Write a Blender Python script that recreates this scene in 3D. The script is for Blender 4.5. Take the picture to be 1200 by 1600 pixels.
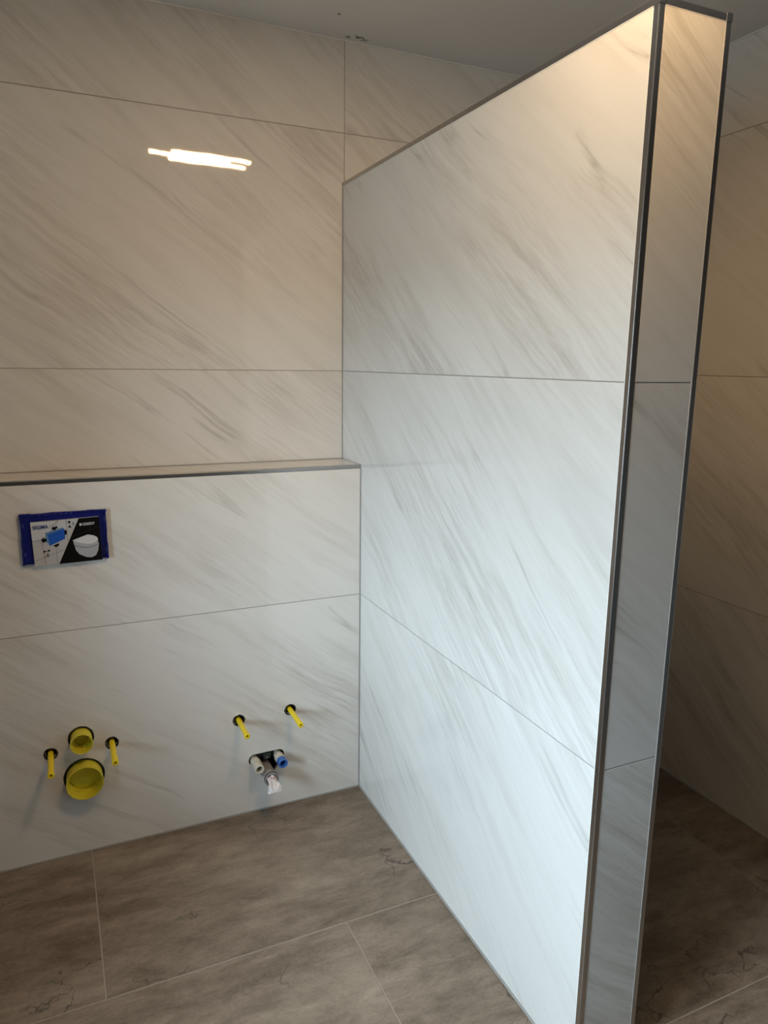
import bpy, bmesh, math, random
from mathutils import Vector, Matrix
random.seed(4)
sc = bpy.context.scene
for o in list(bpy.data.objects): bpy.data.objects.remove(o)

# ---------------------------------------------------------------- camera
YAW, PITCH, ROLL, FPX = 0.4286, -0.2014, 0.0129, 1138.65
fw = Vector((math.sin(YAW)*math.cos(PITCH), math.cos(YAW)*math.cos(PITCH), math.sin(PITCH)))
r0 = Vector((math.cos(YAW), -math.sin(YAW), 0)); u0 = r0.cross(fw)
rr = math.cos(ROLL)*r0 + math.sin(ROLL)*u0; uu = -math.sin(ROLL)*r0 + math.cos(ROLL)*u0
cd = bpy.data.cameras.new('camera'); cam = bpy.data.objects.new('camera', cd); sc.collection.objects.link(cam)
M = Matrix((rr, uu, -fw)).transposed().to_4x4(); M.translation = Vector((-0.9523, -2.4523, 1.5497))
cam.matrix_world = M
cd.sensor_fit = 'VERTICAL'; cd.sensor_height = 24; cd.lens = FPX*24/1600; cd.clip_start = 0.02
sc.camera = cam

# ---------------------------------------------------------------- light
DAY, LED = 44.0, 118.0
sc.view_settings.view_transform = 'Standard'; sc.view_settings.look = 'None'
sc.view_settings.gamma = 1; sc.view_settings.use_curve_mapping = False
sc.view_settings.exposure = 0.0
w = bpy.data.worlds.new('sky'); sc.world = w; w.use_nodes = True
nt = w.node_tree; nt.nodes.clear()
wo = nt.nodes.new('ShaderNodeOutputWorld'); wb = nt.nodes.new('ShaderNodeBackground')
tc = nt.nodes.new('ShaderNodeTexCoord'); sx = nt.nodes.new('ShaderNodeSeparateXYZ'); cr = nt.nodes.new('ShaderNodeValToRGB')
nt.links.new(tc.outputs['Generated'], sx.inputs[0]); nt.links.new(sx.outputs['Z'], cr.inputs[0])
cr.color_ramp.elements[0].position = 0.0; cr.color_ramp.elements[0].color = (0.20, 0.23, 0.24, 1)   # ground and gardens below the horizon
cr.color_ramp.elements[1].position = 0.04; cr.color_ramp.elements[1].color = (0.655, 0.835, 0.985, 1)     # overcast sky
nt.links.new(cr.outputs[0], wb.inputs[0]); wb.inputs[1].default_value = DAY
nt.links.new(wb.outputs[0], wo.inputs[0])
WX = -2.35; WY0, WY1, WZ0, WZ1 = -2.5, -1.35, 0.75, 1.95      # window opening in the left wall
pl = bpy.data.lights.new('window_portal', 'AREA'); pl.shape = 'RECTANGLE'; pl.size = WY1-WY0; pl.size_y = WZ1-WZ0
pl.cycles.is_portal = True
po = bpy.data.objects.new('window_portal', pl); sc.collection.objects.link(po)
po.matrix_world = Matrix(((0, 0, -1, WX-0.29), (1, 0, 0, (WY0+WY1)/2), (0, 1, 0, (WZ0+WZ1)/2), (0, 0, 0, 1)))

# ---------------------------------------------------------------- dimensions
D, HL, H, L, T = 0.176, 1.210, 2.1445, 1.4237, 0.1637
Z1, Z2, Z3, HC, W = 0.75, 1.521, 2.298, 2.578, 1.1364
YF, TW, TR, JG = -3.5, 0.010, 0.012, 0.0026     # wall behind the camera, tile thickness, trim width, joint width

# ---------------------------------------------------------------- materials
def new_mat(name):
    m = bpy.data.materials.new(name); m.use_nodes = True
    return m, m.node_tree, m.node_tree.nodes['Principled BSDF']
def plain(name, col, rough=.5, metal=0, **k):
    m, t, b = new_mat(name)
    b.inputs['Base Color'].default_value = (*col, 1); b.inputs['Roughness'].default_value = rough; b.inputs['Metallic'].default_value = metal
    n = t.nodes.new('ShaderNodeTexNoise'); n.inputs['Scale'].default_value = k.get('scale', 60); n.inputs['Detail'].default_value = 5
    c = t.nodes.new('ShaderNodeTexCoord'); t.links.new(c.outputs['Object'], n.inputs['Vector'])
    r = t.nodes.new('ShaderNodeMapRange'); v = k.get('var', .08)
    r.inputs['To Min'].default_value = 1-v; r.inputs['To Max'].default_value = 1+v
    t.links.new(n.outputs['Fac'], r.inputs['Value'])
    mx = t.nodes.new('ShaderNodeVectorMath'); mx.operation = 'SCALE'; mx.inputs[0].default_value = col
    t.links.new(r.outputs[0], mx.inputs['Scale']); t.links.new(mx.outputs[0], b.inputs['Base Color'])
    if k.get('bump'):
        bp = t.nodes.new('ShaderNodeBump'); bp.inputs['Strength'].default_value = k['bump']; bp.inputs['Distance'].default_value = .002
        t.links.new(n.outputs['Fac'], bp.inputs['Height']); t.links.new(bp.outputs[0], b.inputs['Normal'])
    return m
class NB:
    def __init__(s, t): s.t = t
    def n(s, ty, **kw):
        x = s.t.nodes.new(ty)
        for k, v in kw.items():
            if k.startswith('i_'): x.inputs[k[2:].replace('_', ' ')].default_value = v
            else: setattr(x, k, v)
        return x
    def l(s, a, b): s.t.links.new(a, b)
    def ramp(s, src, pts):
        r = s.n('ShaderNodeValToRGB'); e = r.color_ramp.elements
        while len(e) > 1: e.remove(e[-1])
        e[0].position = pts[0][0]; e[0].color = (*([pts[0][1]]*3), 1)
        for p, v in pts[1:]:
            q = e.new(p); q.color = (v, v, v, 1)
        s.l(src, r.inputs[0]); return r.outputs[0]
    def math(s, op, a, b=None):
        m = s.n('ShaderNodeMath', operation=op)
        for i, x in enumerate((a, b)):
            if x is None: continue
            if isinstance(x, (int, float)): m.inputs[i].default_value = x
            else: s.l(x, m.inputs[i])
        return m.outputs[0]
    def mix(s, f, a, b):
        m = s.n('ShaderNodeMix', data_type='RGBA')
        s.l(f, m.inputs[0]) if not isinstance(f, float) else None
        for i, x in ((6, a), (7, b)):
            if isinstance(x, tuple): m.inputs[i].default_value = (*x, 1)
            else: s.l(x, m.inputs[i])
        return m.outputs[2]

def marble():
    m, t, b = new_mat('polished_marble_look_porcelain'); B = NB(t)
    tc = B.n('ShaderNodeTexCoord'); oi = B.n('ShaderNodeObjectInfo')
    off = B.n('ShaderNodeVectorMath', operation='SCALE'); off.inputs['Scale'].default_value = 3.71
    B.l(oi.outputs['Location'], off.inputs[0])
    ad = B.n('ShaderNodeVectorMath', operation='ADD'); B.l(tc.outputs['Object'], ad.inputs[0]); B.l(off.outputs[0], ad.inputs[1])
    # the run of the veins: from upper left to lower right
    rot = B.n('ShaderNodeMapping'); rot.inputs['Rotation'].default_value = (0, 0, math.radians(37)); B.l(ad.outputs[0], rot.inputs['Vector'])
    warp = B.n('ShaderNodeTexNoise', i_Scale=2.2, i_Detail=3.0); B.l(rot.outputs[0], warp.inputs['Vector'])
    wsub = B.n('ShaderNodeVectorMath', operation='SUBTRACT'); B.l(warp.outputs['Color'], wsub.inputs[0]); wsub.inputs[1].default_value = (.5, .5, .5)
    wsc = B.n('ShaderNodeVectorMath', operation='SCALE'); B.l(wsub.outputs[0], wsc.inputs[0]); wsc.inputs['Scale'].default_value = .07
    wad = B.n('ShaderNodeVectorMath', operation='ADD'); B.l(rot.outputs[0], wad.inputs[0]); B.l(wsc.outputs[0], wad.inputs[1])
    def stretched(sx, sy, det, seed, rough=.6):
        mp = B.n('ShaderNodeMapping'); mp.inputs['Scale'].default_value = (sx, sy, 1); mp.inputs['Location'].default_value = (seed, seed*1.7, 0)
        B.l(wad.outputs[0], mp.inputs['Vector'])
        n = B.n('ShaderNodeTexNoise', i_Scale=1.0, i_Detail=det, i_Roughness=rough); B.l(mp.outputs[0], n.inputs['Vector'])
        return n.outputs['Fac']
    mask = B.ramp(stretched(1.1, 3.6, 2, 3.1), [(.40, 0), (.66, 1)])
    streak = B.ramp(stretched(2.6, 30, 9, 11.3, .72), [(.44, 0), (.70, 1)])
    fine = B.ramp(stretched(6, 110, 6, 5.7, .7), [(.46, 0), (.72, 1)])
    broad = B.ramp(stretched(1.0, 8, 4, 21.9), [(.50, 0), (.75, 1)])
    # thin dark veins: zero crossings of a stretched noise
    vn = stretched(.45, 6.5, 5, 33.3, .5)
    vein = B.ramp(B.math('ABSOLUTE', B.math('SUBTRACT', vn, .5)), [(0, 1), (.005, .5), (.02, 0)])
    vmask = B.ramp(stretched(1.9, 4.0, 3, 47.1), [(.52, 0), (.66, 1)])
    s1 = B.math('MULTIPLY', B.math('ADD', streak, B.math('MULTIPLY', fine, .45)), B.math('ADD', B.math('MULTIPLY', mask, .85), .15))
    s2 = B.math('ADD', B.math('MULTIPLY', s1, .74), B.math('MULTIPLY', broad, .26))
    s2 = B.math('MINIMUM', s2, 1.0)
    c = B.mix(s2, (.665, .645, .602), (.43, .395, .35))
    c = B.mix(B.math('MULTIPLY', B.math('MULTIPLY', vein, vmask), .5), c, (.25, .22, .19))
    B.l(c, b.inputs['Base Color'])
    b.inputs['Roughness'].default_value = .028; b.inputs['IOR'].default_value = 1.5
    return m

def floor_mat():
    m, t, b = new_mat('brown_grey_concrete_look_porcelain'); B = NB(t)
    tc = B.n('ShaderNodeTexCoord'); oi = B.n('ShaderNodeObjectInfo')
    off = B.n('ShaderNodeVectorMath', operation='SCALE'); off.inputs['Scale'].default_value = 5.3; B.l(oi.outputs['Location'], off.inputs[0])
    ad = B.n('ShaderNodeVectorMath', operation='ADD'); B.l(tc.outputs['Object'], ad.inputs[0]); B.l(off.outputs[0], ad.inputs[1])
    def nz(sc3, det, rough=.6, seed=0.0):
        mp = B.n('ShaderNodeMapping'); mp.inputs['Scale'].default_value = (*sc3, 1); mp.inputs['Location'].default_value = (seed, seed, 0)
        B.l(ad.outputs[0], mp.inputs['Vector']); n = B.n('ShaderNodeTexNoise', i_Scale=1.0, i_Detail=det, i_Roughness=rough, i_Distortion=.4)
        B.l(mp.outputs[0], n.inputs['Vector']); return n.outputs['Fac']
    big = B.ramp(nz((1.5, 4.6), 8, .66), [(.36, 0), (.66, 1)])
    mid = B.ramp(nz((8, 20), 9, .74, 7.0), [(.38, 0), (.66, 1)])
    fin = B.ramp(nz((80, 130), 6, .8, 13.0), [(.35, 0), (.68, 1)])
    f = B.math('ADD', B.math('MULTIPLY', big, .52), B.math('MULTIPLY', mid, .36)); f = B.math('ADD', f, B.math('MULTIPLY', B.math('SUBTRACT', fin, .35), .24))
    c = B.mix(f, (.092, .064, .041), (.365, .30, .232))
    # cracks: voronoi cell borders, wobbly, kept only here and there
    wn = B.n('ShaderNodeTexNoise', i_Scale=14.0, i_Detail=8.0); B.l(ad.outputs[0], wn.inputs['Vector'])
    ws = B.n('ShaderNodeVectorMath', operation='SCALE'); B.l(wn.outputs['Color'], ws.inputs[0]); ws.inputs['Scale'].default_value = .16
    wa = B.n('ShaderNodeVectorMath', operation='ADD'); B.l(ad.outputs[0], wa.inputs[0]); B.l(ws.outputs[0], wa.inputs[1])
    flat = B.n('ShaderNodeMapping'); flat.inputs['Scale'].default_value = (1, 1.3, 0); B.l(wa.outputs[0], flat.inputs['Vector'])
    vo = B.n('ShaderNodeTexVoronoi', feature='DISTANCE_TO_EDGE', i_Scale=5.5); B.l(flat.outputs[0], vo.inputs['Vector'])
    crack = B.ramp(vo.outputs['Distance'], [(0, 1), (.004, .8), (.016, 0)])
    cm = B.ramp(nz((2.6, 3.4), 2, .5, 29.0), [(.57, 0), (.63, 1)])
    ck = B.math('MULTIPLY', crack, cm)
    c = B.mix(B.math('MULTIPLY', ck, .8), c, (.035, .028, .022))
    B.l(c, b.inputs['Base Color']); b.inputs['IOR'].default_value = 1.48
    rg = B.n('ShaderNodeMapRange'); rg.inputs['To Min'].default_value = .36; rg.inputs['To Max'].default_value = .55
    B.l(mid, rg.inputs['Value']); B.l(rg.outputs[0], b.inputs['Roughness'])
    bp = B.n('ShaderNodeBump', i_Strength=.18, i_Distance=.002)
    B.l(B.math('SUBTRACT', B.math('MULTIPLY', fin, .5), ck), bp.inputs['Height']); B.l(bp.outputs[0], b.inputs['Normal'])
    return m

def ceiling_mat():
    m, t, b = new_mat('matt_ceiling_paint'); B = NB(t)
    tc = B.n('ShaderNodeTexCoord')
    base = B.n('ShaderNodeTexNoise', i_Scale=70.0, i_Detail=3.0); B.l(tc.outputs['Object'], base.inputs['Vector'])
    c = B.mix(base.outputs['Fac'], (.70, .70, .69), (.74, .74, .73))
    def spot(x, y, rx, ry, col, c, thr, sc_):
        mp = B.n('ShaderNodeMapping'); mp.inputs['Location'].default_value = (-x/rx, -y/ry, 0); mp.inputs['Scale'].default_value = (1/rx, 1/ry, 0)
        B.l(tc.outputs['Object'], mp.inputs['Vector'])
        ln = B.n('ShaderNodeVectorMath', operation='LENGTH'); B.l(mp.outputs[0], ln.inputs[0])
        n = B.n('ShaderNodeTexNoise', i_Scale=sc_, i_Detail=4.0); B.l(tc.outputs['Object'], n.inputs['Vector'])
        f = B.math('MULTIPLY', B.ramp(ln.outputs['Value'], [(0, 1), (.55, .8), (1, 0)]), B.ramp(n.outputs['Fac'], [(thr, 0), (thr+.06, 1)]))
        return B.mix(f, c, col)
    c = spot(.035, -.03, .055, .022, (.10, .095, .09), c, .50, 60.0)     # smudge beside the wall joint
    c = spot(-.075, -.16, .007, .007, (.10, .095, .09), c, .2, 5.0)      # small dark fleck
    B.l(c, b.inputs['Base Color']); b.inputs['Roughness'].default_value = .9
    return m

MARBLE, FLOOR, CEIL = marble(), floor_mat(), ceiling_mat()
GROUT = plain('grey_wall_grout', (.31, .295, .27), .85)
FGROUT = plain('light_floor_grout', (.34, .295, .245), .9)
SIL = plain('grey_silicone', (.33, .32, .30), .45)
LSIL = plain('light_joint_filler', (.74, .72, .68), .5)
WSIL = plain('white_acrylic_sealant', (.72, .70, .66), .6)
ADH = plain('grey_tile_adhesive', (.26, .25, .24), .9, bump=.3)
STEEL = plain('brushed_steel_trim', (.50, .49, .48), .27, 1.0, scale=15, var=.04)
PAINT = plain('light_plaster', (.34, .32, .29), .85, bump=.1)
ABSORB = plain('light_absorbing_wall', (.06, .055, .05), .85, bump=.1)  # unseen wall finish, made dark to cut light bounced into the shower
WOOD = plain('dark_door_lacquer', (.10, .085, .07), .4)
PVC = plain('white_window_plastic', (.75, .76, .76), .35)
YEL = plain('yellow_plastic_sleeve', (.80, .60, .012), .35, var=.05)
YELD = plain('yellow_plastic_cap', (.62, .53, .03), .38, var=.05)
BLK = plain('black_rubber', (.012, .011, .010), .5)
HOLE_SHADE = plain('painted_cavity_shade', (.03, .027, .024), .9)  # near-black colour standing in for the shade inside the ledge
GRIT = plain('grey_plaster_debris', (.30, .31, .31), .9, bump=.6, var=.35, scale=160)
BLUE = plain('royal_blue_plastic', (.005, .010, .145), .32, var=.1)
WPIPE = plain('off_white_plastic', (.56, .53, .44), .5, var=.14, scale=90)
BPIPE = plain('blue_plastic', (.035, .13, .42), .4)
GPIPE = plain('grey_drain_plastic', (.24, .215, .205), .5, var=.2, scale=110)
GREENB = plain('dark_green_metal', (.03, .042, .034), .35, .3)
FOIL = plain('crumpled_white_film', (.74, .70, .70), .28, bump=.5)
INK = plain('black_print', (.004, .004, .004), .5)
CARD = plain('white_card', (.50, .51, .52), .4, var=.02)
LGREY = plain('light_grey_print', (.36, .37, .39), .4)
MGREY = plain('mid_grey_print', (.20, .21, .22), .4)
DKTILE = plain('charcoal_print', (.02, .022, .024), .3)
for mm in (INK, DKTILE): mm.node_tree.nodes['Principled BSDF'].inputs['Specular IOR Level'].default_value = .12
NAVY = plain('navy_print', (.02, .05, .20), .4)
SKYB = plain('bright_blue_print', (.01, .085, .43), .4)
SLOTM = plain('scuffed_blue_plastic', (.10, .13, .42), .5)
TEAL = plain('pale_blue_print', (.09, .20, .38), .4)
WINK = plain('white_print', (.60, .61, .62), .4)
PINKM = plain('faded_pink_print', (.55, .16, .20), .4)
def emissive(name, col, s):
    m, t, b = new_mat(name)
    b.inputs['Base Color'].default_value = (.8, .75, .6, 1); b.inputs['Emission Color'].default_value = (*col, 1); b.inputs['Emission Strength'].default_value = s
    return m
GLOW = emissive('warm_led_glow', (1.0, .655, .34), LED)
m, t, b = new_mat('window_glass'); t.nodes.remove(b)
B = NB(t); fr = B.n('ShaderNodeFresnel', i_IOR=1.45); tr_ = B.n('ShaderNodeBsdfTransparent'); gl = B.n('ShaderNodeBsdfGlossy', i_Roughness=.0); mx = B.n('ShaderNodeMixShader')
B.l(fr.outputs[0], mx.inputs[0]); B.l(tr_.outputs[0], mx.inputs[1]); B.l(gl.outputs[0], mx.inputs[2]); B.l(mx.outputs[0], t.nodes['Material Output'].inputs[0])
GLASS = m

# ---------------------------------------------------------------- helpers
col = sc.collection
def link(name, me, mat, parent=None, mw=None):
    o = bpy.data.objects.new(name, me); col.objects.link(o)
    if mat and not me.materials: me.materials.append(mat)
    if parent is not None: o.parent = parent
    if mw is not None or parent is not None:
        m0 = mw if mw is not None else Matrix.Identity(4)
        o.matrix_basis = (parent.matrix_basis.inverted() @ m0) if parent is not None else m0
    return o
def mk(name, bm, mat, parent=None, mw=None, smooth=False):
    bmesh.ops.recalc_face_normals(bm, faces=bm.faces)
    me = bpy.data.meshes.new(name); bm.to_mesh(me); bm.free()
    if smooth:
        for p in me.polygons: p.use_smooth = True
        try: me.set_sharp_from_angle(angle=math.radians(35))
        except Exception: pass
    return link(name, me, mat, parent, mw)
def add_box(bm, x0, x1, y0, y1, z0, z1, bev=0):
    v = [bm.verts.new((x, y, z)) for x in (x0, x1) for y in (y0, y1) for z in (z0, z1)]
    fs = [bm.faces.new([v[i] for i in q]) for q in ((0, 1, 3, 2), (4, 6, 7, 5), (0, 4, 5, 1), (2, 3, 7, 6), (0, 2, 6, 4), (1, 5, 7, 3))]
    if bev:
        es = list({e for f in fs for e in f.edges})
        bmesh.ops.bevel(bm, geom=es, offset=bev, segments=2, affect='EDGES', profile=.5)
def box(name, mat, x0, x1, y0, y1, z0, z1, parent=None, bev=0, origin=None):
    bm = bmesh.new(); o = Vector(origin or (0, 0, 0))
    add_box(bm, x0-o.x, x1-o.x, y0-o.y, y1-o.y, z0-o.z, z1-o.z, bev)
    return mk(name, bm, mat, parent, Matrix.Translation(o))
def frame(o, right, up):
    r, u = Vector(right), Vector(up); n = r.cross(u)
    m = Matrix((r, u, n)).transposed().to_4x4(); m.translation = Vector(o); return m
def struct(o): o['kind'] = 'structure'; return o
def thing(name, label, cat, loc, group=None):
    o = bpy.data.objects.new(name, None); col.objects.link(o); o.location = loc; o.empty_display_size = .05
    o['label'] = label; o['category'] = cat
    if group: o['group'] = group
    return o
def tag(o, label, cat, group=None):
    o['label'] = label; o['category'] = cat
    if group: o['group'] = group
    return o
bpy.context.view_layer.update()

def loft_holes(bm, outer, holes, z0, z1, bev=0.0):
    """flat plate between z0 and z1 with an outline and holes; the outer rim gets a small chamfer"""
    def ring(pts, z): return [bm.verts.new((x, y, z)) for x, y in pts]
    def edges(vs): return [bm.edges.new((vs[i], vs[(i+1) % len(vs)])) for i in range(len(vs))]
    cx = sum(p[0] for p in outer)/len(outer); cy = sum(p[1] for p in outer)/len(outer)
    inner = [(x-math.copysign(bev, x-cx), y-math.copysign(bev, y-cy)) for x, y in outer] if bev else outer
    top = ring(inner, z1); hs = [ring(h, z1) for h in holes]
    es = edges(top)
    for h in hs: es += edges(h)
    bmesh.ops.triangle_fill(bm, use_beauty=True, edges=es)
    def wall(a, b):
        for i in range(len(a)): bm.faces.new((a[i], a[(i+1) % len(a)], b[(i+1) % len(b)], b[i]))
    rim = top
    if bev:
        r2 = ring(outer, z1-bev); wall(top, r2); rim = r2
    wall(rim, ring(outer, z0))
    for h, pts in zip(hs, holes): wall(h, ring(pts, z0))
def rect(x0, x1, y0, y1): return [(x0, y0), (x1, y0), (x1, y1), (x0, y1)]
def circ(x, y, r, n=40, jit=0): return [(x+(r+random.uniform(-jit, jit))*math.cos(2*math.pi*i/n), y+(r+random.uniform(-jit, jit))*math.sin(2*math.pi*i/n)) for i in range(n)]

def tiled(parent, F, xs, ys, mat=MARBLE, grout=GROUT, name='tile', holes=(), rows=None, bev=.0007, JG=JG):
    """tiles between the joints xs and ys of the plane F; rows may give its own xs for each row"""
    g = bmesh.new(); j = JG/2; k = 0
    for r in range(len(ys)-1):
        xr = rows[r] if rows else xs
        for c in range(len(xr)-1):
            x0 = xr[c]+(j if c else 0); x1 = xr[c+1]-(j if c < len(xr)-2 else 0)
            y0 = ys[r]+(j if r else 0); y1 = ys[r+1]-(j if r < len(ys)-2 else 0)
            ctr = Vector(((x0+x1)/2, (y0+y1)/2, 0))
            hl = [h for h in holes if x0 < h[0][0] < x1 and y0 < h[0][1] < y1]
            bm = bmesh.new()
            pr = random.uniform(-.00015, .00015)
            loft_holes(bm, rect(x0-ctr.x, x1-ctr.x, y0-ctr.y, y1-ctr.y), [[(a-ctr.x, b_-ctr.y) for a, b_ in h] for h in hl], -TW, pr, bev)
            mk(name, bm, mat, parent, F @ Matrix.Translation(ctr)); k += 1
            if c: add_box(g, xr[c]-j, xr[c]+j, ys[r], ys[r+1], -TW, -.0008)
        if r: add_box(g, xr[0], xr[-1], ys[r]-j, ys[r]+j, -TW, -.0008)
    if len(g.verts): mk('grout', g, grout, parent, F)
    else: g.free()

# ---------------------------------------------------------------- floor and ceiling
fl = struct(box('floor', ADH, WX, W, YF, 0.0, -.10, -TW))
FF = frame((0, 0, 0), (1, 0, 0), (0, 1, 0))
fy = [0.0, -.789, -1.401, -2.013, -2.625, -3.237, YF][::-1]
ja = [WX, -2.133, -.930, .280, W-.003]; jb = [WX, -1.505, -.293, .917, W-.003]
tiled(fl, FF, None, fy, FLOOR, FGROUT, 'floor_tile', rows=[jb, ja, jb, ja, jb, ja], JG=.0032)
ce = struct(box('ceiling', CEIL, WX, W, YF, 0.0, HC, HC+.12))

# ---------------------------------------------------------------- outer walls
wb_ = struct(box('wall_back', ADH, WX-.35, W+.15, TW, .15, -.10, HC+.12))
tiled(wb_, frame((0, 0, 0), (1, 0, 0), (0, 0, 1)), [WX, -1.494, .006, W-.003], [0.0, Z1, Z2, Z3, HC-.002])
wr = struct(box('wall_right', ADH, W+TW, W+.15, YF, TW, -.10, HC+.12))
tiled(wr, frame((W, 0, 0), (0, -1, 0), (0, 0, 1)), [0.002, 1.49], [0.0, Z1, Z2, Z3, HC-.002])
wr2 = struct(box('wall_right', ABSORB, W, W+TW, YF, -1.49, 0.0, HC))  # unseen facing added over the right wall to swallow bounced light
wf = struct(box('wall_front', ABSORB, WX-.35, W+.15, YF-.15, YF, -.10, HC+.12))
dr = box('door_1', WOOD, -.55, .30, YF+.001, YF+.045, 0.002, 2.05, None, .004); struct(dr)
bm = bmesh.new()
for zz in (1.0,): add_box(bm, -.50, -.37, YF+.075, YF+.09, zz, zz+.02, .004); add_box(bm, -.50, -.485, YF+.045, YF+.09, zz, zz+.02, .004)
mk('door_handle', bm, STEEL, dr)
bm = bmesh.new()
loft_holes(bm, rect(YF, 0.0, -.10, HC+.12), [rect(WY0, WY1, WZ0, WZ1)], -.35, 0)
wl = struct(mk('wall_left', bm, PAINT, None, frame((WX, 0, 0), (0, 1, 0), (0, 0, 1))))
bm = bmesh.new(); f = .06
loft_holes(bm, rect(WY0, WY1, WZ0, WZ1), [rect(WY0+f, WY1-f, WZ0+f, WZ1-f)], -.27, -.20)
wn = struct(mk('window_1', bm, PVC, None, frame((WX, 0, 0), (0, 1, 0), (0, 0, 1))))
box('pane', GLASS, WX-.236, WX-.234, WY0+f, WY1-f, WZ0+f, WZ1-f, wn)

# ---------------------------------------------------------------- boxed-in ledge in front of the back wall
HS = .021
def P(x, z): return (x, z)
studs = [(-1.026, .361), (-.849, .361), (-.444, .355), (-.263, .359)]
cap_s, cap_l = (-.9375, .397, .0382), (-.936, .2655, .0605)
def lobes(grow=0.0):
    pts = []
    def arc(cx, cy, r, a0, a1, n=9):
        for i in range(n+1):
            a = math.radians(a0+(a1-a0)*i/n); pts.append((cx+(r+grow)*math.cos(a), cy+(r+grow)*math.sin(a)))
    arc(-.393, .196, .021, 95, 215); arc(-.350, .148, .026, 215, 335); arc(-.309, .196, .022, -35, 85)
    return pts[::-1]
holes = [circ(x, z, HS, 30, .0012) for x, z in studs] + [circ(*cap_s[:2], cap_s[2], 44, .0006), circ(*cap_l[:2], cap_l[2], 60, .0006), lobes()]
px0, px1, pz0, pz1 = -1.050, -.827, .971, 1.110
holes.append(rect(px0, px1, pz0, pz1))
FB = frame((0, -D, 0), (1, 0, 0), (0, 0, 1))
XL = -.0035; bx0 = WX
bm = bmesh.new()
def grow(h, g):
    cx = sum(p[0] for p in h)/len(h); cy = sum(p[1] for p in h)/len(h)
    return [(cx+(x-cx)*(1+g), cy+(y-cy)*(1+g)) for x, y in h]
loft_holes(bm, rect(bx0, XL, 0.0, HL-TW-.0002), [grow(h, .04) for h in holes], -.040, -TW)   # plasterboard with the same cut-outs, coloured dark as cavity shade
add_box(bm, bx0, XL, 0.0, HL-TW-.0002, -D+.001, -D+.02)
wlg = struct(mk('wall_ledge', bm, HOLE_SHADE, None, FB))
tiled(wlg, FB, [-1.500, XL], [.004, Z1, HL-TR-.0006], holes=holes)
tiled(wlg, FB, [bx0, -1.500-JG], [.004, Z1, HL-TR-.0006])
# top of the ledge
FT = frame((0, 0, HL), (1, 0, 0), (0, 1, 0))
tiled(wlg, FT, [bx0, -1.5, XL], [-D+TR+.0006, -.0025])
def lbar(name, p0, p1, a, b, parent, w=TR):
    """square edge trim from p0 to p1: two legs along a and b (unit vectors pointing from the edge into the faces)"""
    p0, p1, a, b = map(Vector, (p0, p1, a, b)); d = (p1-p0); ln = d.length; d.normalize()
    bm = bmesh.new()
    prof = [(0, .0022), (.0004, .0010), (.0010, .0004), (.0022, 0), (w, 0), (w, .0022), (.0022, .0022), (.0022, w), (0, w)]
    R0 = [bm.verts.new(a*x+b*y) for x, y in prof]; R1 = [bm.verts.new(a*x+b*y+d*ln) for x, y in prof]
    for i in range(9): bm.faces.new((R0[i], R0[(i+1) % 9], R1[(i+1) % 9], R1[i]))
    bm.faces.new(R0); bm.faces.new(R1[::-1])
    return mk(name, bm, STEEL, parent, Matrix.Translation(p0))
e_ = .0006
lbar('edge_trim', (bx0, -D-e_, HL+e_), (XL, -D-e_, HL+e_), (0, 1, 0), (0, 0, -1), wlg)

# ---------------------------------------------------------------- partition wall
CAP = .0135
wp = struct(box('wall_partition', ADH, TW, T-TW, -L+TW, 0.0, 0.0, H-TW))
zs = [0.004, Z1, Z2, H-TR-.0006]
s = TR+.0018; zs[-1] = H-TR-.0018
tiled(wp, frame((0, 0, 0), (0, -1, 0), (0, 0, 1)), [.0025, L-s], zs)
tiled(wp, frame((0, -L, 0), (1, 0, 0), (0, 0, 1)), [s, T-s], zs)
tiled(wp, frame((T, 0, 0), (0, 1, 0), (0, 0, 1)), [-L+s, -.0025], zs)
tiled(wp, frame((0, 0, H), (1, 0, 0), (0, 1, 0)), [s, T-s], [-L+s, -.0025])
for x, ax in ((-e_, 1), (T+e_, -1)):
    lbar('corner_trim', (x, -L-e_, 0.002), (x, -L-e_, H-CAP), (ax, 0, 0), (0, 1, 0), wp)
    lbar('top_trim', (x, -L+CAP, H+e_), (x, -.001, H+e_), (ax, 0, 0), (0, 0, -1), wp)
    bm = bmesh.new(); xa, xb = (x-.0007, x+CAP) if ax > 0 else (x-CAP, x+.0007)
    add_box(bm, xa, xb, -L-e_-.0007, -L+CAP, H-CAP, H+.0014, .0008)
    mk('corner_cap', bm, STEEL, wp)
# light joint between the tiles and the trims
for nm, b6 in (('joint_filler', (-.0001, .003, -L+TR, -L+s, .004, H-TR)), ('joint_filler', (-.0001, .003, -L+s, -.003, H-s, H-TR)),
               ('joint_filler', (TR, s, -L-.0001, -L+.003, .004, H-TR)), ('joint_filler', (T-s, T-TR, -L-.0001, -L+.003, .004, H-TR)),
               ('joint_filler', (s, T-s, -L-.0001, -L+.003, H-s, H-TR)), ('joint_filler', (T-.003, T+.0001, -L+TR, -L+s, .004, H-TR))):
    box(nm, LSIL, *b6, wp)
lbar('top_trim', (CAP, -L-e_, H+e_), (T-CAP, -L-e_, H+e_), (0, 1, 0), (0, 0, -1), wp)

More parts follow.
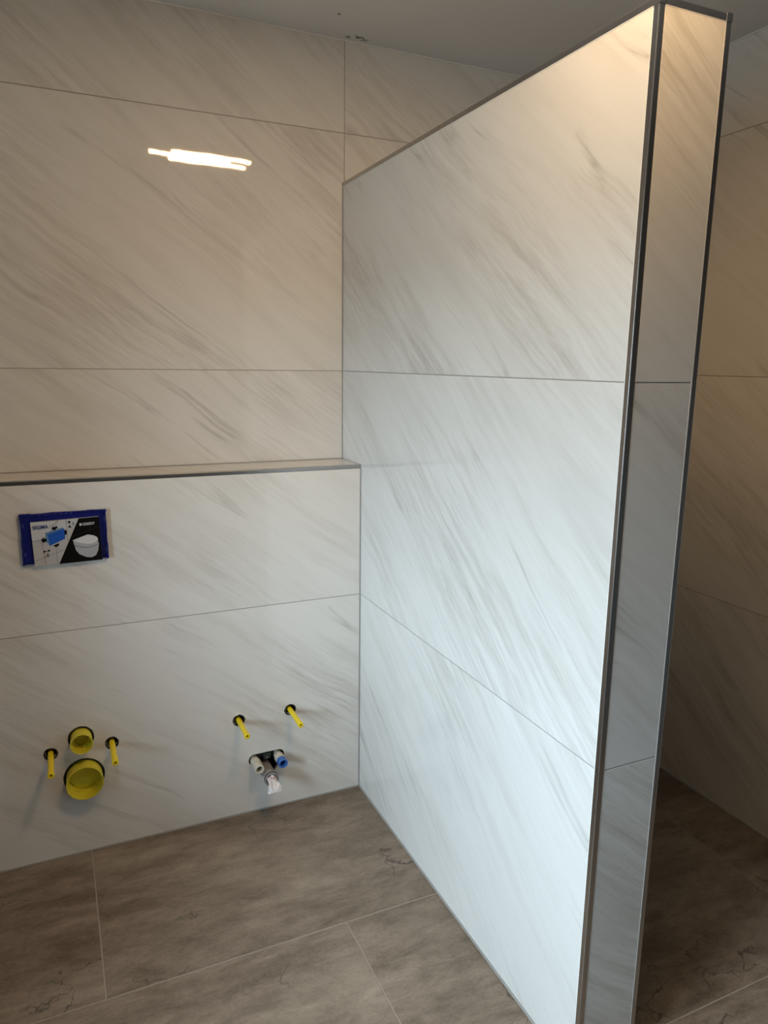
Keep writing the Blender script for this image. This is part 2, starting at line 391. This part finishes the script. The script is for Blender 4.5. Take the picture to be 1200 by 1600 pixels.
# silicone and sealant joints
def trim(n, mat, *b): return struct(box('trim_%d' % n, mat, *b))
trim(1, SIL, -.0034, -.0006, -D-.0022, -D+.006, .004, HL-.002)          # ledge against partition
trim(2, SIL, -.0030, -.0004, -.0030, -.0002, HL+.0005, H-.001)            # back wall against partition
trim(3, SIL, bx0, -.0036, -.0024, -.0003, HL+.0003, HL+.0025)             # ledge top against back wall
trim(4, SIL, bx0, -.004, -D-.0026, -D-.0001, .0003, .0050)                # ledge foot
trim(5, SIL, -.0032, -.0002, -L+.002, -D-.003, .0003, .0060)              # partition foot, left side
trim(6, SIL, T+.0002, T+.0032, -L+.002, -.004, .0003, .0060)
trim(7, SIL, W-.0030, W-.0002, YF+.01, -.004, .0003, .0060)
trim(8, WSIL, WX+.002, W-.004, -.0035, -.0003, HC-.0040, HC-.0003)        # ceiling against back wall
trim(9, WSIL, W-.0035, W-.0003, YF+.01, -.004, HC-.0040, HC-.0003)

# ---------------------------------------------------------------- pipes and studs
def revolve(bm, prof, n=36, closed_start=False, closed_end=False):
    """prof: list of (r, t); axis +Z"""
    rings = []
    for r, z in prof: rings.append([bm.verts.new((r*math.cos(2*math.pi*i/n), r*math.sin(2*math.pi*i/n), z)) for i in range(n)])
    for a, b in zip(rings, rings[1:]):
        for i in range(n): bm.faces.new((a[i], a[(i+1) % n], b[(i+1) % n], b[i]))
    if closed_start: bm.faces.new(rings[0][::-1])
    if closed_end: bm.faces.new(rings[-1])
def axis(x, z, y=-D, tilt=(0, 0)):
    """frame whose Z sticks out of the ledge wall (towards -y), slightly tilted"""
    return frame((x, y, z), (1, 0, 0), (0, 0, 1)) @ Matrix.Rotation(tilt[0], 4, 'X') @ Matrix.Rotation(tilt[1], 4, 'Y')
def loc_parent(t): bpy.context.view_layer.update()
def part(name, bm, mat, t, Mw, smooth=True):
    o = mk(name, bm, mat, None, None, smooth); o.parent = t
    o.matrix_basis = Matrix.Translation(-Vector(t.location)) @ Mw
    return o

def stud(x, z, out, label, ringmat, tilt=(0, 0)):
    t = thing('stud_sleeve', label, 'mounting stud', (x, -D, z), 'yellow stud sleeves')
    A = axis(x, z, tilt=tilt)
    bm = bmesh.new(); r = .0088
    revolve(bm, [(r, -.06), (r, out-.012), (r+.0008, out-.0115), (r+.0008, out-.001), (r-.001, out), (.0045, out), (.0042, out-.012)], 24)
    part('sleeve', bm, YEL, t, A)
    bm = bmesh.new(); revolve(bm, [(.0001, -.05), (.0042, -.05), (.0042, out-.010), (.0001, out-.009)], 16)
    part('threaded_rod', bm, plain('rusty_steel', (.22, .09, .03), .6, .5), t, A)
    bm = bmesh.new(); revolve(bm, [(HS-.004, -.034), (HS-.0004, -.032), (HS-.0006, -.001), (HS-.0022, .0008), (HS-.0045, -.004), (HS-.005, -.034)], 30)
    for v in bm.verts: v.co.x *= 1+random.uniform(-.02, .0); v.co.y *= 1+random.uniform(-.02, .0)
    part('rubber_collar', bm, ringmat, t, axis(x, z))
    bm = bmesh.new()
    for i in range(26):
        a = random.uniform(math.pi*.9, math.pi*1.9); rr_ = HS-.005
        bmesh.ops.create_icosphere(bm, subdivisions=1, radius=random.uniform(.0012, .0030), matrix=Matrix.Translation((rr_*math.cos(a), rr_*math.sin(a), random.uniform(-.012, -.002))))
    g = part('plaster_debris', bm, GRIT, t, axis(x, z), False)
    return t
stud(*studs[0], .131, 'yellow plastic stud sleeve farthest left on the tiled ledge wall, left of the round caps', BLK)
stud(*studs[1], .130, 'yellow plastic stud sleeve in a grey-rimmed hole just right of the round yellow caps', BLK)
stud(*studs[2], .118, 'yellow plastic stud sleeve above the white water pipe stub', BLK)
stud(*studs[3], .122, 'yellow plastic stud sleeve farthest right, nearest the partition wall', BLK)

def cap(x, z, hr, r, out, depth, label, ring=BLK):
    t = thing('pipe_cap', label, 'pipe cap', (x, -D, z), 'yellow pipe caps')
    A = axis(x, z); bm = bmesh.new(); th = .0022
    revolve(bm, [(r-.001, -.05), (r-.0006, 0), (r, out-.004), (r+.0008, out-.003), (r+.0008, out-.0004), (r, out), (r-th, out-.0005), (r-th-.0006, out-.02), (r-th-.0012, out-depth*.55),
                 (r-th-.0030, out-depth*.56), (r-th-.0036, out-depth*.80), (r-th-.0075, out-depth*.81), (r-th-.0080, out-depth)], 56)
    part('cap_wall', bm, YELD, t, A)
    bm = bmesh.new(); ri = r-th-.0076
    revolve(bm, [(ri, out-depth-.001), (ri*.9, out-depth+.0006), (ri*.55, out-depth+.0008), (ri*.50, out-depth-.0004), (.0001, out-depth-.0004)], 48)
    part('cap_bottom', bm, YELD, t, A)
    for i in range(3):
        bm = bmesh.new()
        a = math.radians(250+i*40); q = Matrix.Rotation(a, 4, 'Z') @ Matrix.Translation((r-th-.0045, 0, out-depth*.70))
        b2 = bmesh.ops.create_cube(bm, size=1, matrix=q @ Matrix.Diagonal((.004, .003, .010, 1)))
        part('grip_lug', bm, YELD, t, A)
    bm = bmesh.new(); revolve(bm, [(r+.0012, -.036), (hr-.0008, -.034), (hr-.0008, .0004), (hr-.0030, .0012), (r+.0016, -.006), (r+.0012, -.036)], 56)
    part('rubber_collar', bm, ring, t, A)
cap(*cap_s, .0318, .044, .045, 'smaller round yellow pipe cap, above the large yellow cap')
cap(*cap_l, .0535, .046, .048, 'large round yellow pipe cap low on the ledge wall')

# water stubs and drain of the second fixture
def stub(x, z, out, r, label, mat, mat2, tilt):
    t = thing('water_pipe', label, 'pipe', (x, -D, z)); A = axis(x, z, tilt=tilt)
    bm = bmesh.new(); revolve(bm, [(r-.001, -.05), (r-.0008, .004), (r+.0006, .006), (r+.0006, .012), (r-.0006, .014), (r-.0008, out*.7)], 28)
    part('pipe_body', bm, mat, t, A)
    bm = bmesh.new(); revolve(bm, [(r-.0002, out*.55), (r+.0006, out*.60), (r+.0006, out-.001), (r-.0004, out), (r-.0034, out), (r-.0042, out-.006), (r-.0055, out-.030), (.0001, out-.031)], 28)
    part('end_collar', bm, mat2, t, A)
    bm = bmesh.new()
    for i in range(9):
        a = 2*math.pi*i/9
        bmesh.ops.create_cube(bm, size=1, matrix=Matrix.Rotation(a, 4, 'Z') @ Matrix.Translation((r+.0002, 0, out*.32)) @ Matrix.Diagonal((.0018, .0035, out*.34, 1)))
    part('grip_rib', bm, mat, t, A, False)
stub(-.393, .193, .060, .0158, 'short off-white water pipe stub left of the grey drain', WPIPE, WPIPE, (math.radians(2), math.radians(2)))
stub(-.309, .194, .057, .0160, 'short water pipe stub with a blue end, right of the grey drain', WPIPE, BPIPE, (math.radians(2), math.radians(2)))
t = thing('drain_pipe', 'grey plastic drain pipe between the two water pipe stubs', 'pipe', (-.355, -D, .156))
A = axis(-.355, .156, tilt=(math.radians(-2), 0)); r = .0215
bm = bmesh.new(); revolve(bm, [(r, -.06), (r, .064), (r+.0022, .066), (r+.0026, .080), (r+.0012, .082), (r-.0016, .082), (r-.003, .078), (r-.003, -.02)], 40)
part('pipe_body', bm, GPIPE, t, A)
bm = bmesh.new(); revolve(bm, [(r+.0014, .0735), (r+.0034, .0745), (r+.0034, .0790), (r+.0014, .0800)], 40)
part('seal_ring', bm, BLK, t, A)
# crumpled film stuffed into the drain
ft = thing('plastic_film', 'crumpled white plastic film hanging out of the grey drain', 'plastic film', (-.355, -D-.080, .156))
bm = bmesh.new(); n = 40; m_ = 16
rings = []
for k in range(m_+1):
    u = k/m_; yy = -.02+.066*u; rad = .0165*(1-.15*u)+.003*math.sin(u*9)
    if k == m_: rad *= .55
    ring = []
    for i in range(n):
        a = 2*math.pi*i/n
        q = rad*(1+.22*math.sin(5*a+u*3)+.16*math.sin(9*a-u*7)+random.uniform(-.06, .06))
        # the film splits into two tufts at its end
        sq = 1-.55*u*abs(math.cos(a))**.3*(1 if abs(math.sin(a)) > .85 else 0)
        ring.append(bm.verts.new((q*math.cos(a)*(1+.15*u)+.002*u, q*sq*math.sin(a)*(1-.1*u)-.022*u*u, yy)))
    rings.append(ring)
for a, b_ in zip(rings, rings[1:]):
    for i in range(n): bm.faces.new((a[i], a[(i+1) % n], b_[(i+1) % n], b_[i]))
bm.faces.new(rings[0][::-1]); bm.faces.new(rings[-1])
part('film_wad', bm, FOIL, ft, axis(-.355, .156, y=-D-.072), True)
bm = bmesh.new()
for (dx, dz) in ((-.004, .014), (.003, .011)):
    bmesh.ops.create_cube(bm, size=1, matrix=Matrix.Translation((dx, dz, .018)) @ Matrix.Diagonal((.004, .005, .003, 1)))
part('printed_mark', bm, PINKM, ft, axis(-.355, .156, y=-D-.072), False)
# bracket between the stubs
t = thing('mounting_bracket', 'dark green metal bracket between the two water pipe stubs', 'bracket', (-.350, -D, .2))
bm = bmesh.new(); add_box(bm, -.029, .029, -.010, .012, -.030, -.022, .001); add_box(bm, -.012, .013, -.006, .0125, -.022, .006, .0015)
part('bracket_plate', bm, GREENB, t, axis(-.350, .2), False)
bm = bmesh.new()
revolve(bm, [(.0001, .007), (.004, .007), (.0045, .0055)], 6)
part('bolt', bm, STEEL, t, axis(-.350, .2), False)

# ---------------------------------------------------------------- blue cistern cover with its picture card
def warp_quad(TL, TRt, BR, BL):
    def f(u, v):   # u to the right, v down, both 0..1
        a = Vector(TL).lerp(Vector(TRt), u); b2 = Vector(BL).lerp(Vector(BR), u); return a.lerp(b2, v)
    return f
pc = thing('cistern_cover', 'royal blue plastic cistern cover with a black and white picture card, under the ledge', 'cistern cover', (-.94, -D, 1.04))
def prism(bm, pts, z0, z1):
    a = [bm.verts.new((x, y, z0)) for x, y in pts]; b2 = [bm.verts.new((x, y, z1)) for x, y in pts]
    for i in range(len(pts)): bm.faces.new((a[i], a[(i+1) % len(pts)], b2[(i+1) % len(pts)], b2[i]))
    bm.faces.new(b2); bm.faces.new(a[::-1])
FP = FB
# geometry in ledge-face coordinates (x, z), standing 0..18 mm proud
bm = bmesh.new()
X0, X1, Y0, Y1 = -1.0545, -.8235, .9675, 1.1150
loft_holes(bm, rect(X0+.004, X1-.004, Y0+.004, Y1-.004), [rect(X0+.030, X1-.022, Y0+.012, Y1-.022)], -.03, .004)
pf = part('cover_frame', bm, BLUE, pc, FP, False)
bm = bmesh.new()
def rim(x0, x1, y0, y1, h): add_box(bm, x0, x1, y0, y1, -.005, h, .0006)
x = X0
while x < X1-.004:        # broken-off upper rim, uneven heights
    x2 = min(x+random.uniform(.012, .035), X1); rim(x, x2, Y1-.0028-random.uniform(0, .001), Y1+random.uniform(-.0008, .0012), random.uniform(.009, .013)); x = x2
y = Y0
while y < Y1-.006:
    y2 = min(y+random.uniform(.03, .06), Y1)
    rim(X0+random.uniform(-.0008, .0008), X0+.0030, y, y2, random.uniform(.010, .013)); rim(X1-.0030, X1+random.uniform(-.0008, .001), y, y2, random.uniform(.010, .013)); y = y2
rim(X0, X0+.030, Y0, Y0+.003, .011); rim(X1-.02, X1, Y0, Y0+.003, .011)
rim(X1-.012, X1-.0102, Y0+.004, Y0+.040, .008); rim(X1-.012, X1-.002, Y0+.040, Y0+.042, .008)
for cx_, cy_ in ((X0+.003, Y0+.003), (X1-.003, Y0+.003), (X1-.003, Y1-.003), (X0+.003, Y1-.003)):
    prism(bm, circ(cx_, cy_, .0042, 14), -.004, .0142)
part('cover_rim', bm, BLUE, pc, FP, False)
for (sx_, sy_, hh) in ((X0+.0075, Y0+.028, .012), (X0+.0075, Y1-.034, .012), (X1-.0050, Y0+.024, .016), (X1-.0055, Y1-.030, .015)):
    bm = bmesh.new(); add_box(bm, sx_-.0010, sx_+.0010, sy_-hh/2, sy_+hh/2, .003, .0045); part('cover_slot', bm, SLOTM, pc, FP, False)
for i in range(7):
    bm = bmesh.new(); add_box(bm, X0+.050+i*.014, X0+.055+i*.014+random.uniform(-.002, .003), Y1-.0045, Y1-.0037, .003, .0136); part('cover_slot', bm, SLOTM, pc, FP, False)
cdm = bmesh.new()
C = warp_quad((-1.0275, 1.0905), (-.8445, 1.0955), (-.8410, .9645), (-1.0240, .9615))
def cpts(l): return [tuple(C(u, v)) for u, v in l]
ZC = .0135
prism(cdm, cpts([(0, 0), (1, 0), (1, 1), (0, 1)]), .0035, ZC)
card = part('label_card', cdm, CARD, pc, FP, False)
layer = [0]
def pr(name, polys, mat):
    layer[0] += 1; z = ZC+.00012*layer[0]; bm = bmesh.new()
    for q in polys: prism(bm, cpts(q), z-.0001-.00012*layer[0], z)
    o = mk(name, bm, mat); o.parent = card; o.matrix_basis = Matrix.Identity(4); return o
def quadline(a, b, w):
    ax, ay = a; bx_, by = b; asp = 181/128
    dx, dy = (bx_-ax)*asp, by-ay; l_ = math.hypot(dx, dy); nx, ny = -dy/l_*w/asp, dx/l_*w
    return [(ax+nx, ay+ny), (bx_+nx, by+ny), (bx_-nx, by-ny), (ax-nx, ay-ny)]
pr('printed_wall', [[(0, .44), (.72, .10), (.72, 0), (1, 0), (1, .01), (.34, 1), (.08, 1), (.0, .98)]], plain('pale_grey_print', (.43, .42, .41), .4))
pr('printed_joint', [quadline((0, .43), (.17, .40), .006), quadline((.13, .42), (.16, 1), .005), quadline((.17, .40), (.40, .02), .004), quadline((.33, .57), (.33, 1), .005), quadline((.02, .88), (.45, .68), .005),
                     quadline((.51, 0), (.51, .50), .005), quadline((.27, .14), (.40, .00), .006)], plain('joint_print', (.18, .18, .18), .4))
pr('black_panel', [[(.70, 0), (1, 0), (1, 1), (.35, 1)]], INK)
pr('printed_dark_joint', [quadline((.585, .40), (1, .22), .003), quadline((.86, .02), (.85, .40), .003)], DKTILE)
pr('printed_box_side', [[(.195, .26), (.24, .31), (.245, .56), (.20, .46)], [(.195, .26), (.45, .17), (.475, .20), (.235, .30)]], TEAL)
pr('printed_box_front', [[(.232, .30), (.475, .20), (.475, .43), (.245, .56)]], SKYB)
for q_ in ([[(.13, .42), (.165, .34), (.165, .38), (.205, .385), (.205, .46), (.165, .46), (.165, .50)],
                     [(.29, .19), (.32, .12), (.335, .15), (.37, .12), (.385, .17), (.35, .19), (.355, .22)],
                     [(.475, .24), (.50, .23), (.51, .29), (.50, .34), (.475, .34)],
                     [(.30, .555), (.38, .52), (.375, .57), (.34, .60), (.30, .58)],
                     [(.145, .655), (.19, .67), (.145, .71)], [(.235, .64), (.19, .67), (.235, .69)],
                     [(.535, .04), (.585, .04), (.56, .10)], [(.56, .13), (.585, .185), (.535, .185)]]): pr('printed_arrow', [q_], INK)
# the wall-hung bowl pictured on the card
pr('printed_bowl', [[(.585, .50), (.74, .58), (.86, .60), (.955, .55), (.965, .62), (.945, .78), (.905, .88), (.84, .92), (.76, .90), (.66, .82), (.615, .72)]], LGREY)
pr('printed_bowl_shade', [[(.60, .60), (.74, .66), (.86, .665), (.955, .62), (.945, .64), (.86, .69), (.74, .69), (.605, .63)]], MGREY)
pr('printed_seat', [[(.58, .485), (.81, .385), (.90, .42), (.95, .47), (.96, .53), (.92, .575), (.86, .60), (.78, .595), (.66, .545)]], WINK)
pr('printed_logo_square', [[(.705, .115), (.735, .11), (.735, .165), (.705, .17)]], WINK)
def text(s_, u, v, size, mat, bold=0.0, sx=1.0):
    layer[0] += 1
    cu = bpy.data.curves.new('lettering', 'FONT'); cu.body = s_; cu.size = size; cu.offset = bold; cu.extrude = .0001; cu.resolution_u = 3
    ob = bpy.data.objects.new('lettering', cu); col.objects.link(ob)
    bpy.context.view_layer.update()
    me = bpy.data.meshes.new_from_object(ob.evaluated_get(bpy.context.evaluated_depsgraph_get()))
    bpy.data.objects.remove(ob)
    me.materials.clear(); me.materials.append(mat)
    o = bpy.data.objects.new('lettering', me); col.objects.link(o); o.parent = card
    p = C(u, v); o.matrix_basis = Matrix.Translation((p.x, p.y, ZC+.0022)) @ Matrix.Rotation(math.radians(1.9), 4, 'Z') @ Matrix.Diagonal((sx, 1, 1, 1))
text('SIGMA', .028, .155, .0150, NAVY, .00022, .93)
text('GEBERIT', .745, .165, .0106, WINK, .00015, .86)
text('0', .600, .135, .0115, NAVY, .0001)
text('0', .185, .80, .0120, INK, .0001)

# ---------------------------------------------------------------- site lamp under the ceiling
ZL, TILT = 2.545, .25       # the strips hang slightly twisted, glowing side turned a little towards the back wall
lt = thing('led_strip_lamp', 'warm white LED strips side by side under the ceiling, mirrored in the upper back wall', 'lamp', (-.2, -1.54, ZL))
def led_strip(cl, wd):
    """flat strip, glowing on its underside, wavy along its centre line cl"""
    pts = []
    for a, b in zip(cl, cl[1:]):
        for i in range(8): pts.append(Vector(a).lerp(Vector(b), i/8))
    pts.append(Vector(cl[-1])); n = len(pts)
    bm = bmesh.new(); R = []
    for i, p in enumerate(pts):
        d = (pts[min(i+1, n-1)]-pts[max(i-1, 0)]).normalized(); nn = Vector((-d.y, d.x, 0)); h = wd/2*(1+.05*math.sin(i*1.3))
        q = p-Vector(lt.location); dz = .0012*math.sin(i*.7)
        R.append([bm.verts.new((q.x+nn.x*s_*h, q.y+nn.y*s_*h, p.z-ZL+z+dz+s_*h*TILT)) for s_, z in ((-1, 0), (1, 0), (1, .004), (-1, .004))])
    fs = []
    for a, b in zip(R, R[1:]):
        for k in range(4): fs.append((k, bm.faces.new((a[k], a[(k+1) % 4], b[(k+1) % 4], b[k]))))
    bm.faces.new(R[0][::-1]); bm.faces.new(R[-1])
    for k, f_ in fs: f_.material_index = 0 if k == 0 else 1
    for f_ in bm.faces:
        if len(f_.verts) == 4 and f_ not in [x[1] for x in fs]: f_.material_index = 1
    bmesh.ops.recalc_face_normals(bm, faces=bm.faces)
    me = bpy.data.meshes.new('led_strip'); me.materials.append(GLOW); me.materials.append(WPIPE); bm.to_mesh(me); bm.free()
    o = bpy.data.objects.new('led_strip', me); col.objects.link(o); o.parent = lt; return o
for cl, wd in (([(-.318, -1.506, 2.5571), (-.194, -1.469, 2.5496), (-.043, -1.446, 2.5406), (.062, -1.449, 2.5343)], .034),
               ([(-.416, -1.575, 2.5630), (-.313, -1.560, 2.5568), (-.183, -1.531, 2.5490), (-.031, -1.497, 2.5399)], .036),
               ([(-.313, -1.639, 2.5568), (-.168, -1.610, 2.5481), (-.055, -1.579, 2.5413), (.061, -1.559, 2.5343)], .036)):
    led_strip(cl, wd)
for xx in (-.25, -.05):
    bm = bmesh.new(); add_box(bm, xx-.010+.2, xx+.010+.2, -.11, .10, .0185, .0200); add_box(bm, xx-.004+.2, xx+.004+.2, -.004, .004, .0200, HC-ZL-.0005)
    o = mk('hanger', bm, STEEL, lt); o.matrix_basis = Matrix.Identity(4)
